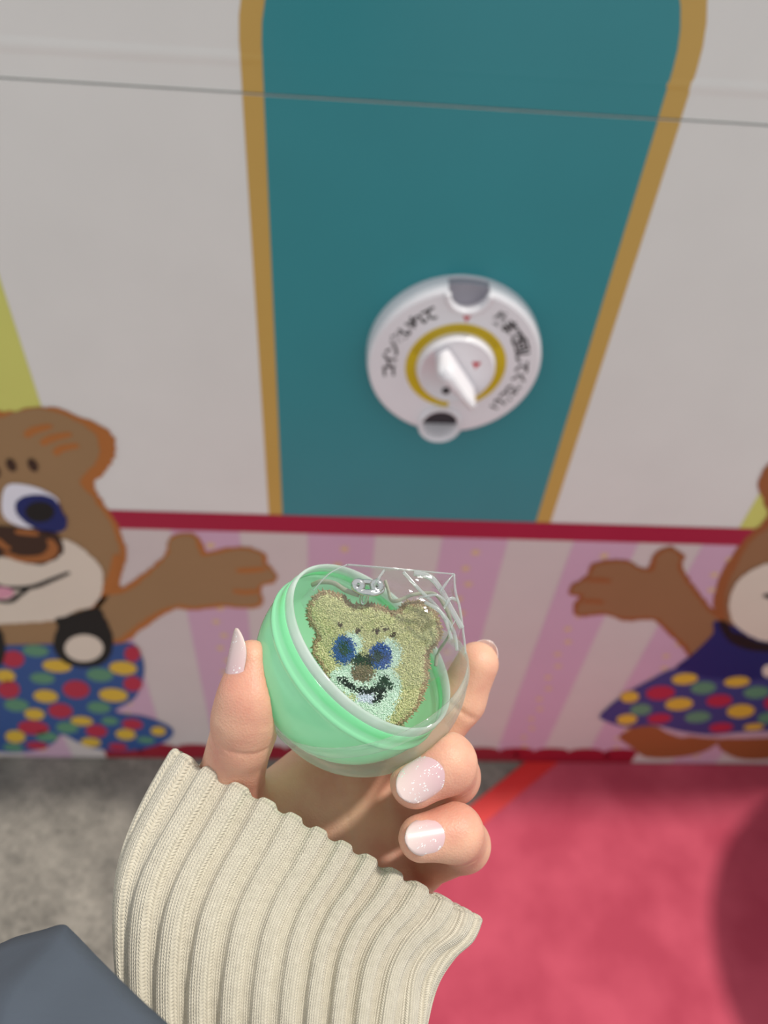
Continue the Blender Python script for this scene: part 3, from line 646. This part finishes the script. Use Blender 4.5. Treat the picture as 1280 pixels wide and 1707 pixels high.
# ---------------- crumpled clear bag around it
bagm = clear_mat('clear film', .01, .10, .10, (252, 253, 253), 1.42, 1.0)
bag = empty('plastic_bag', tuple(wld(mm(680, 1000, 8))[0]), 'crumpled clear plastic bag around the bear keychain, sticking out of the capsule', 'bag')
BT = [(500, 1000), (540, 958), (580, 941), (640, 947), (700, 950), (757, 957)]
BB = [(560, 1130), (600, 1150), (640, 1160), (690, 1150), (735, 1125), (772, 1085)]
def sheet(name, z0, bulge, amp, seed, sgn=1):
    r = np.random.default_rng(seed); nu, nv = 64, 56
    T = spline(BT, 20); B = spline(BB, 20)
    it = np.linspace(0, len(T) - 1, nu); T = np.column_stack([np.interp(it, range(len(T)), T[:, k]) for k in (0, 1)]); B = np.column_stack([np.interp(it, range(len(B)), B[:, k]) for k in (0, 1)])
    P = np.zeros((nv, nu, 3)); U, Vv = np.meshgrid(np.linspace(0, 1, nu), np.linspace(0, 1, nv))
    hgt = np.zeros_like(U)
    for _ in range(26):      # random sharp folds
        a = r.uniform(0, math.pi); c, s = math.cos(a), math.sin(a); d = (U - r.uniform(0, 1)) * c + (Vv - r.uniform(0, 1)) * s
        wgt = np.exp(-((U - r.uniform(.55, 1)) ** 2 + (Vv - r.uniform(0, .55)) ** 2) / .04)
        hgt += wgt * np.abs(np.mod(d * r.uniform(4, 9), 1) - .5) * r.uniform(.6, 1.6)
    hgt *= amp / (np.abs(hgt).max() + 1e-9)
    for i in range(nv):
        for j in range(nu):
            v = Vv[i, j]; q = T[j] * (1 - v) + B[j] * v + np.array([6 * math.sin(9 * v + seed) * (U[i, j] > .8) * (U[i, j] - .8) * 5, 0])
            env = math.sin(math.pi * min(max(v, 0), 1)) ** .6 * math.sin(math.pi * U[i, j]) ** .5
            P[i, j] = mm(q[0], q[1], z0 + bulge * env + hgt[i, j] * (.25 + .75 * env) * sgn)
    Fc = [(i * nu + j, i * nu + j + 1, (i + 1) * nu + j + 1, (i + 1) * nu + j) for i in range(nv - 1) for j in range(nu - 1)]
    return hmesh(name, P.reshape(-1, 3), Fc, bagm, bag, False)
sheet('bag_front', 4.6, 2.5, 7, 3); sheet('bag_back', 3.6, -7, 9, 8, -1)

glintm = clear_mat('whitish film glint', .55, .6, .12, (252, 253, 253), 1.9, 1.0)  # whitish fold ridges laid along the film's highlights paint its bright streaks
for P_, r_ in (([(672, 953), (700, 984), (725, 1008), (742, 1034), (753, 1066)], .55), ([(690, 955), (718, 963), (738, 988), (752, 1015), (770, 1047)], .9), ([(734, 986), (747, 968), (757, 957)], .45),
               ([(757, 957), (759, 985), (766, 1012), (773, 1060), (776, 1090)], .4), ([(579, 941), (640, 946), (700, 952), (757, 957)], .25), ([(740, 1014), (750, 998), (763, 1001)], .6),
               ([(698, 997), (728, 992), (746, 1006)], .4), ([(579, 941), (548, 957), (522, 985)], .22), ([(641, 950), (630, 966), (624, 976)], .7), ([(708, 1004), (734, 1020), (756, 1052), (762, 1085)], .6), ([(762, 1030), (752, 1046), (748, 1062)], .35)):
    tube('bag_fold_glint', wld(spline([mm(a, b, 9.5 + 1.2 * math.sin(2.1 * k)) for k, (a, b) in enumerate(P_)], 7)), r_ * .001, glintm, bag, 8, flat=.45)

# ------------------------------------------------------------------ the hand: one continuous skin grown from a distance field
person = empty('person', tuple(wld(mm(480, 1600, 0))[0]), 'person in a cream ribbed knit sleeve and grey coat holding the capsule in one hand', 'person')
STEP = .75
lo, hi = np.array([-66., -112., -66.]), np.array([50., 20., 34.])
dims = np.ceil((hi - lo) / STEP).astype(int)
GX, GY, GZ = np.meshgrid(*[lo[k] + STEP * np.arange(dims[k]) for k in range(3)], indexing='ij')
GX, GY, GZ = [a.astype(np.float32) for a in (GX, GY, GZ)]
def cone(a, b, ra, rb_, sq=1.0):
    a, b = np.array(a, np.float32), np.array(b, np.float32); d = b - a; L2 = float(d @ d) + 1e-6
    t = np.clip(((GX - a[0]) * d[0] + (GY - a[1]) * d[1] + (GZ - a[2]) * d[2]) / L2, 0, 1)
    return np.sqrt((GX - a[0] - t * d[0]) ** 2 + (GY - a[1] - t * d[1]) ** 2 + (GZ - a[2] - t * d[2]) ** 2) - (ra + (rb_ - ra) * t)
def smin(a, b, k):
    h = np.clip(.5 + .5 * (b - a) / k, 0, 1); return b + (a - b) * h - k * h * (1 - h)
def chain(P, R_, k=2.5):
    d = None
    for i in range(len(P) - 1):
        c = cone(P[i], P[i + 1], R_[i], R_[i + 1]); d = c if d is None else smin(d, c, k)
    return d
def crease(d, c, ax, face, depth=.7, wd=.8):
    ax = np.array(ax, float); ax /= np.linalg.norm(ax); face = np.array(face, float); face /= np.linalg.norm(face)
    s = (GX - c[0]) * ax[0] + (GY - c[1]) * ax[1] + (GZ - c[2]) * ax[2]
    q = (GX - c[0]) * face[0] + (GY - c[1]) * face[1] + (GZ - c[2]) * face[2]
    near = (GX - c[0]) ** 2 + (GY - c[1]) ** 2 + (GZ - c[2]) ** 2 < 16 ** 2
    return d + np.where(near & (q > 0), depth * np.exp(-(s / wd) ** 2) * np.clip(q / 4, 0, 1), 0).astype(np.float32)
wr = mm(470, 1560, -14)
mc = {'i': mm(622, 1262, -40), 'm': mm(674, 1340, -40), 'r': mm(690, 1436, -32), 'p': mm(648, 1512, -30)}
palm = cone(wr, mc['i'], 15, 10.5)
for a, rr in (('m', 10.5), ('r', 10.5), ('p', 9.5)): palm = smin(palm, cone(wr, mc[a], 15, rr), 9)
palm = smin(palm, cone(mm(505, 1345, -28), mc['i'], 11, 10), 8)
palm = smin(palm, cone(mm(458, 1322, -22), mm(545, 1252, -36), 8, 8), 7)
th = [mm(440, 1470, -22), mm(380, 1318, -7), mm(412, 1190, 11), mm(416, 1150, 13), mm(419, 1098, 12.5)]
thumb = chain(th, [15, 10.5, 9.3, 7.6, 5.6], 5)
thumb = smin(thumb, cone(mm(404, 1235, 8), mm(420, 1170, 14), 8.6, 8.4), 3)
idx = [mc['i'], mm(712, 1240, -27), mm(766, 1166, -25), mm(795, 1106, -22)]
index = chain(idx, [10, 8.8, 8.5, 7.4], 3)
mid = [mc['m'], mm(754, 1294, -12), mm(744, 1272, 13), mm(692, 1304, 16.5)]
middle = chain(mid, [10, 8.6, 8.5, 7.4], 3)
rin = [mc['r'], mm(772, 1408, -8), mm(758, 1388, 15), mm(702, 1397, 19)]
ring = chain(rin, [10, 8.2, 7.9, 6.6], 3)
pin = [mc['p'], mm(694, 1522, -18), mm(684, 1516, -5), mm(636, 1514, -5)]
pinky = chain(pin, [9, 7.2, 6.8, 6.0], 3)
cr = lambda a, b, t=.0: np.array(a) * (1 - t) + np.array(b) * t
index = crease(index, cr(idx[1], idx[2], .95), idx[2] - idx[1], (-.6, -.2, .8), .8, .8)
ring = crease(ring, cr(rin[1], rin[2], .55), rin[2] - rin[1], (-.6, -.7, .3), 1.0, .9)
middle = crease(middle, cr(mid[1], mid[2], .5), mid[2] - mid[1], (-.6, -.7, .3), 1.0, .9)
thumb = crease(thumb, mm(420, 1232, 12), th[1] - th[2], (.3, 0, .9), .55, .7)
for q_ in (1186, 1196, 1207, 1218): thumb = crease(thumb, mm(430, q_, 12), th[1] - th[2], (.3, 0, .9), .16, .45)
thumb = crease(thumb, mm(372, 1215, 8), th[1] - th[2], (-.9, .1, .3), .8, 1.0)
thumb = crease(thumb, mm(365, 1232, 7), th[1] - th[2], (-.9, .1, .3), .6, .8)
hand = smin(palm, thumb, 8)
hand = np.minimum(hand, np.minimum(smin(palm, index, 5), smin(palm, middle, 5)))
hand = np.minimum(hand, np.minimum(smin(palm, ring, 5), smin(palm, pinky, 5)))
# palm lines, then the hollow pressed by the capsule
hand = hand + (.5 * np.exp(-((GX - mm(560, 0, -30)[0] + .35 * (GY + 45) + 1.2 * np.sin(GY * .15)) / .6) ** 2) * ((GY < -33) & (GY > -62) & (GZ < -12))).astype(np.float32)
ball = np.sqrt(GX ** 2 + GY ** 2 + GZ ** 2) - (RC + .3)
hand = -smin(-hand, ball, .8)
# nail beds
NAILS = {}
def nail_frame(base, tip, nrm, r_at):
    t = np.array(tip) - np.array(base); L = np.linalg.norm(t); t /= L; n_ = np.array(nrm, float); n_ -= t * n_.dot(t); n_ /= np.linalg.norm(n_)
    return t, np.cross(n_, t), n_
def nets(d):
    """surface nets: one vertex per crossing cell"""
    s = d < 0; nx, ny, nz = d.shape
    c = [d[i:nx - 1 + i, j:ny - 1 + j, k:nz - 1 + k] for i in (0, 1) for j in (0, 1) for k in (0, 1)]
    cnt = sum((q < 0).astype(np.int8) for q in c); act = (cnt > 0) & (cnt < 8)
    ids = np.full(act.shape, -1, np.int64); A = np.argwhere(act); ids[act] = np.arange(len(A))
    pos = np.zeros((len(A), 3)); num = np.zeros(len(A)); cv = [q[act] for q in c]; off = [(i, j, k) for i in (0, 1) for j in (0, 1) for k in (0, 1)]
    for a in range(8):
        for b in range(a + 1, 8):
            if sum(abs(off[a][k] - off[b][k]) for k in range(3)) != 1: continue
            m = (cv[a] < 0) != (cv[b] < 0); t = np.where(m, cv[a] / np.where(m, cv[a] - cv[b], 1), 0)
            pos += (np.array(off[a]) + t[:, None] * (np.array(off[b]) - np.array(off[a]))) * m[:, None]; num += m
    pos = pos / num[:, None] + A
    F_ = []
    for ax in range(3):
        o1, o2 = [(1, 2), (2, 0), (0, 1)][ax]
        sl0 = [slice(1, -1)] * 3; sl0[ax] = slice(0, -1)
        s0 = s[tuple(slice(0, -1) if k == ax else slice(1, -1) for k in range(3))]; s1 = s[tuple(slice(1, None) if k == ax else slice(1, -1) for k in range(3))]
        for flip in (False, True):
            E_ = np.argwhere((s0 & ~s1) if not flip else (~s0 & s1))
            if not len(E_): continue
            E_ = E_ + np.array([0 if k == ax else 1 for k in range(3)])
            def at(d1, d2):
                q = E_.copy(); q[:, o1] -= d1; q[:, o2] -= d2; return ids[q[:, 0], q[:, 1], q[:, 2]]
            quad = np.column_stack([at(0, 0), at(1, 0), at(1, 1), at(0, 1)])
            F_.append(quad if not flip else quad[:, ::-1])
    return pos * STEP + lo, np.vstack(F_)
HV, HF = nets(hand)
def skin_mat():
    t = NT('skin'); tc = t.add('ShaderNodeTexCoord'); b = t.b
    n1 = t.add('ShaderNodeTexNoise'); n1.inputs['Scale'].default_value = 55; n1.inputs['Detail'].default_value = 4; t.l.new(tc.outputs['Object'], n1.inputs['Vector'])
    rp = t.add('ShaderNodeValToRGB'); e = rp.color_ramp.elements; e[0].position = .32; e[0].color = lin((206, 142, 122)); e[1].position = .68; e[1].color = lin((224, 176, 148))
    t.l.new(n1.outputs['Fac'], rp.inputs['Fac']); t.l.new(rp.outputs['Color'], b.inputs['Base Color'])
    b.inputs['Subsurface Weight'].default_value = .35; b.inputs['Subsurface Radius'].default_value = (1.0, .35, .2); b.inputs['Subsurface Scale'].default_value = .004
    b.inputs['Roughness'].default_value = .48; b.inputs['Specular IOR Level'].default_value = .4
    n2 = t.add('ShaderNodeTexVoronoi'); n2.inputs['Scale'].default_value = 1500; n3 = t.add('ShaderNodeTexNoise'); n3.inputs['Scale'].default_value = 420; n3.inputs['Detail'].default_value = 3
    for n in (n2, n3): t.l.new(tc.outputs['Object'], n.inputs['Vector'])
    bp = t.add('ShaderNodeBump'); bp.inputs['Strength'].default_value = .22; bp.inputs['Distance'].default_value = .0004
    t.l.new(t.math('ADD', n2.outputs['Distance'], n3.outputs['Fac']), bp.inputs['Height']); t.l.new(bp.outputs['Normal'], b.inputs['Normal'])
    return t.m
ho = hmesh('hand', HV, HF, skin_mat(), person)
sm = ho.modifiers.new('relax', 'SMOOTH'); sm.factor = .5; sm.iterations = 4
# nails: curved plates that sit on the skin
def nail_mat():
    t = NT('glitter nail polish'); tc = t.add('ShaderNodeTexCoord'); b = t.b
    uv = t.add('ShaderNodeUVMap'); sx = t.add('ShaderNodeSeparateXYZ'); t.l.new(uv.outputs[0], sx.inputs[0])
    rp = t.add('ShaderNodeValToRGB'); e = rp.color_ramp.elements; e[0].position = .1; e[0].color = lin((206, 166, 172)); e[1].position = .95; e[1].color = lin((218, 196, 190))
    t.l.new(sx.outputs['Y'], rp.inputs['Fac'])
    vo = t.add('ShaderNodeTexVoronoi'); vo.inputs['Scale'].default_value = 2600; t.l.new(tc.outputs['Object'], vo.inputs['Vector'])
    n1 = t.add('ShaderNodeTexNoise'); n1.inputs['Scale'].default_value = 330; t.l.new(tc.outputs['Object'], n1.inputs['Vector'])
    fl_ = t.math('MULTIPLY', t.math('GREATER_THAN', vo.outputs['Color'], .78), t.math('GREATER_THAN', n1.outputs['Fac'], .54))
    mx = t.add('ShaderNodeMix', data_type='RGBA'); t.l.new(fl_, mx.inputs['Factor']); t.l.new(rp.outputs['Color'], mx.inputs['A']); mx.inputs['B'].default_value = lin((255, 250, 246))
    t.l.new(mx.outputs['Result'], b.inputs['Base Color']); t.l.new(t.math('MULTIPLY', fl_, .6), b.inputs['Metallic'])
    b.inputs['Roughness'].default_value = .3; b.inputs['Coat Weight'].default_value = .4; b.inputs['Coat Roughness'].default_value = .12; return t.m
nm = nail_mat()
def nail(base, tip, nrm, L, Wd, r, r1, rise=.3, curl=.06, taper=.97, lift=0.0):
    """base: where the nail root sits on the finger axis; r: finger radius there"""
    t, s, n_ = nail_frame(base, tip, nrm, r); nu, nv = 16, 20; V, Fc, UV = [], [], []
    for lay in (0, 1):
        for i in range(nv + 1):
            v = i / nv; q = 1.0
            wv = Wd / 2 * (min(1, (1 - (1 - min(v / .22, 1)) ** 2.2)) ** .5 * (1 if v < .5 else (1 - ((v - .5) / .5) ** 2.6 * taper) ** .6) if 0 < v else .32)
            for j in range(nu + 1):
                u = j / nu * 2 - 1; x = u * wv; rr = Wd * .62
                y = r + (r1 - r) * v + rise - (rr - math.sqrt(max(rr * rr - x * x, 0))) - curl * L * (v - .3) ** 2 + lift * v - (.55 if lay else 0)
                if lay == 0 and (abs(u) > .99 or i in (0,)): y -= .25
                V.append(np.array(base) + t * (v * L) + s * x + n_ * y)
    W1 = nu + 1; off = (nv + 1) * W1
    for i in range(nv):
        for j in range(nu):
            a = i * W1 + j; Fc.append((a, a + 1, a + W1 + 1, a + W1)); Fc.append((off + a, off + a + W1, off + a + W1 + 1, off + a + 1))
    for i in range(nv):
        for j in (0, nu):
            a = i * W1 + j; Fc.append((a, a + W1, off + a + W1, off + a) if j == 0 else (a + W1, a, off + a, off + a + W1))
    for j in range(nu):
        for i in (0, nv):
            a = i * W1 + j; Fc.append((a, off + a, off + a + 1, a + 1) if i == 0 else (a + 1, off + a + 1, off + a, a))
    o = hmesh('fingernail', V, Fc, nm, person)
    uvl = o.data.uv_layers.new(name='UVMap')
    for lp in o.data.loops:
        k = lp.vertex_index % off; uvl.data[lp.index].uv = ((k % W1) / nu, (k // W1) / nv)
    return o
nail(cr(mid[2], mid[3], .16), mid[3], (-.2, .20, 1), 16.4, 11.2, 8.6, 6.9)
nail(cr(rin[2], rin[3], .18), rin[3], (-.2, .42, 1), 16.0, 10.0, 7.4, 5.8)
nail(cr(th[3], th[4], -.15), th[4], (-.90, .1, .50), 19.5, 11, 8.0, 5.6)
nail(cr(idx[2], idx[3], .55), idx[3], (.55, .45, -.75), 14.0, 10.8, 7.4, 6.6)

# ------------------------------------------------------------------ ribbed knit cuff
def knit_mat(cols, rows):
    t = NT('cream rib knit'); b = t.b; uv = t.add('ShaderNodeUVMap'); sx = t.add('ShaderNodeSeparateXYZ'); t.l.new(uv.outputs[0], sx.inputs[0])
    U = t.math('MULTIPLY', sx.outputs['X'], float(cols)); Vv = t.math('MULTIPLY', sx.outputs['Y'], float(rows))
    fu = t.math('ABSOLUTE', t.math('SUBTRACT', t.math('FRACT', U), .5))                 # 0 centre of the wale .. .5 edge
    leg = t.math('SUBTRACT', 1.0, t.math('MULTIPLY', t.math('ABSOLUTE', t.math('SUBTRACT', fu, .24)), 3.6))
    ph = t.math('FRACT', t.math('SUBTRACT', Vv, t.math('MULTIPLY', fu, 1.5)))
    st = t.math('SINE', t.math('MULTIPLY', ph, math.pi))
    h = t.math('MULTIPLY', leg, t.math('POWER', st, .6))
    tc = t.add('ShaderNodeTexCoord'); n1 = t.add('ShaderNodeTexNoise'); n1.inputs['Scale'].default_value = 2600; n1.inputs['Detail'].default_value = 2; t.l.new(tc.outputs['Object'], n1.inputs['Vector'])
    hh = t.math('ADD', h, t.math('MULTIPLY', n1.outputs['Fac'], .5))
    bp = t.add('ShaderNodeBump'); bp.inputs['Strength'].default_value = .75; bp.inputs['Distance'].default_value = .0006
    t.l.new(hh, bp.inputs['Height']); t.l.new(bp.outputs['Normal'], b.inputs['Normal'])
    n2 = t.add('ShaderNodeTexNoise'); n2.inputs['Scale'].default_value = 500; n2.inputs['Detail'].default_value = 3; t.l.new(tc.outputs['Object'], n2.inputs['Vector'])
    rp = t.add('ShaderNodeValToRGB'); e = rp.color_ramp.elements; e[0].position = .3; e[0].color = lin((202, 193, 174)); e[1].position = .7; e[1].color = lin((214, 205, 186))
    t.l.new(n2.outputs['Fac'], rp.inputs['Fac']); t.l.new(rp.outputs['Color'], b.inputs['Base Color'])
    b.inputs['Roughness'].default_value = .95; b.inputs['Specular IOR Level'].default_value = .12; b.inputs['Sheen Weight'].default_value = .2; return t.m
LE = spline([(291, 1250), (252, 1330), (222, 1412), (206, 1490), (203, 1580), (210, 1670), (220, 1760), (228, 1880), (236, 2000)], 12)
RE = spline([(786, 1523), (772, 1560), (748, 1592), (727, 1634), (714, 1690), (705, 1750), (700, 1830), (698, 1930), (698, 2030)], 12)
nr = len(LE); NRIB = 32; NU = NRIB * 18
def row(s, inset=0.0, rib=1.0):
    i = min(s, nr - 1); k = int(i); f = i - k; k2 = min(k + 1, nr - 1)
    Lp, Rp = LE[k] * (1 - f) + LE[k2] * f, RE[k] * (1 - f) + RE[k2] * f
    v = i / (nr - 1); zc = -13 + 50 * v; hT = 31 - 3 * v
    A0, A1 = mm(Lp[0], Lp[1], zc - 4), mm(Rp[0], Rp[1], zc + 2)
    m = (A0 + A1) / 2; a = (A1 - A0) / 2; la = np.linalg.norm(a); ea = a / la
    e3 = np.array([6.4, 48.4, D0]) - m; e3 /= np.linalg.norm(e3); e3 -= ea * e3.dot(ea); e3 /= np.linalg.norm(e3)
    # cuff cross-section: flattened loop, evenly spaced ribs along its length
    th_ = np.linspace(0, 2 * math.pi, 721); ex = .55
    X = np.sign(np.cos(th_)) * np.abs(np.cos(th_)) ** ex * (la - inset); Yy = np.sign(np.sin(th_)) * np.abs(np.sin(th_)) ** ex * (hT - inset)
    X = X + 0; L = np.r_[0, np.cumsum(np.hypot(np.diff(X), np.diff(Yy)))]; u = np.arange(NU) / NU
    uw = u + .012 * np.sin(2 * math.pi * u * 2 + 1.0)
    x = np.interp(uw % 1 * L[-1], L, X); y = np.interp(uw % 1 * L[-1], L, Yy)
    nx = np.roll(y, -1) - np.roll(y, 1); ny = -(np.roll(x, -1) - np.roll(x, 1)); nl = np.hypot(nx, ny) + 1e-9; nx, ny = nx / nl, ny / nl
    ph = (u * NRIB + .10 * np.sin(v * 5 + u * 20)) % 1
    prof = .5 + .5 * np.tanh(2.2 * (np.cos(2 * math.pi * (ph - .5)) + .22))
    amp = 2.9 * rib * (1 + .25 * np.sin(u * 37 + v * 3))
    w1 = .7 * np.sin(u * 12 + v * 9) + 1.1 * np.exp(-((u - .08) / .02) ** 2) * np.sin(v * 14)
    off = (prof - .8) * amp + w1
    x, y = x + nx * off, y + ny * off
    ax_ = np.cross(e3, ea); lob = 1.7 * (prof - .6) * math.exp(-max(s, 0) / 3.5) * rib ** 2
    return m + np.outer(x, ea) + np.outer(y, e3) + np.outer(np.broadcast_to(lob, x.shape), ax_)
rowsP = []; vs = []
for ins, s, rbm in ((4.2, 14, .2), (3.9, 8, .3), (3.6, 4, .5), (3.2, 1.6, .8), (2.5, .5, .95), (1.7, .05, 1), (1.0, .15, 1), (.5, .6, 1), (.2, 1.2, 1)):
    rowsP.append(row(s, ins, rbm)); vs.append(-s / nr)
main = np.r_[np.linspace(1.9, 4, 8), np.linspace(4.4, nr - 1, 150)]
for s in main: rowsP.append(row(s)); vs.append(s / nr)
# roll the mouth over: lift the first rows slightly so that the edge is round
P = np.array(rowsP); nR = len(P); V = P.reshape(-1, 3)
Fc = [(i * NU + j, i * NU + (j + 1) % NU, (i + 1) * NU + (j + 1) % NU, (i + 1) * NU + j) for i in range(nR - 1) for j in range(NU)]
sl_ = hmesh('knit_sleeve', V, Fc, knit_mat(NRIB * 6, 112), person); tag(sl_, 'cream ribbed knit cuff')
uvl = sl_.data.uv_layers.new(name='UVMap'); li = np.zeros(len(sl_.data.loops), int); sl_.data.loops.foreach_get('vertex_index', li)
uu = (li % NU) / NU; vv = np.array(vs)[li // NU]
fi = np.repeat(np.arange(len(Fc)), 4); wrap = (fi % NU == NU - 1) & (li % NU == 0); uu = np.where(wrap, 1.0, uu)
uvl.data.foreach_set('uv', np.column_stack([uu, vv]).astype(np.float32).ravel())
bm = bmesh.new(); bm.from_mesh(sl_.data); bmesh.ops.recalc_face_normals(bm, faces=bm.faces[:]); bm.to_mesh(sl_.data); bm.free()

# ------------------------------------------------------------------ grey coat sleeve pushed back down the arm
rim = [mm(-90, 1600, 18), mm(-30, 1584, 24), mm(2, 1572, 30), mm(28, 1561, 33), mm(70, 1550, 38), mm(104, 1541, 43), mm(122, 1553, 47), mm(158, 1590, 54), mm(200, 1632, 62), mm(242, 1672, 68), mm(284, 1710, 72), mm(340, 1768, 76), mm(420, 1840, 80),
       mm(540, 1890, 76), mm(680, 1915, 56), mm(760, 1930, 15), mm(730, 1925, -30), mm(590, 1900, -55), mm(400, 1850, -60), mm(200, 1790, -52), mm(20, 1720, -36), mm(-90, 1660, -8)]
edge = spline(rim, 8, True); ne = len(edge); NF = 12 * 8
down = mm(380, 1900, 95) - mm(440, 1500, 20); down = down / np.linalg.norm(down)
V, Fc = [], []; NR = 30
for i in range(NR):
    q = i / (NR - 1)
    for j, p in enumerate(edge):
        s = min(1, j / NF); bul = (7 * math.sin(math.pi * min(1, q * 3.5)) + 1.6 * math.sin(7 * s + 6 * q)) * math.sin(math.pi * s) * min(1, q * 8)
        V.append(p + down * (q * 150) + np.array([-.5, .2, .8]) * bul)
for i in range(NR - 1):
    for j in range(ne):
        a, b = i * ne + j, i * ne + (j + 1) % ne; Fc.append((a, a + ne, b + ne, b))
co = hmesh('coat_sleeve', V, Fc, plain('slate grey coat cloth', (78, 85, 96), .7, .05, 40, .1, .3, bscale=900), person); tag(co, 'smooth slate grey coat cuff')
sd = co.modifiers.new('thick', 'SOLIDIFY'); sd.thickness = .0016; sd.offset = -1
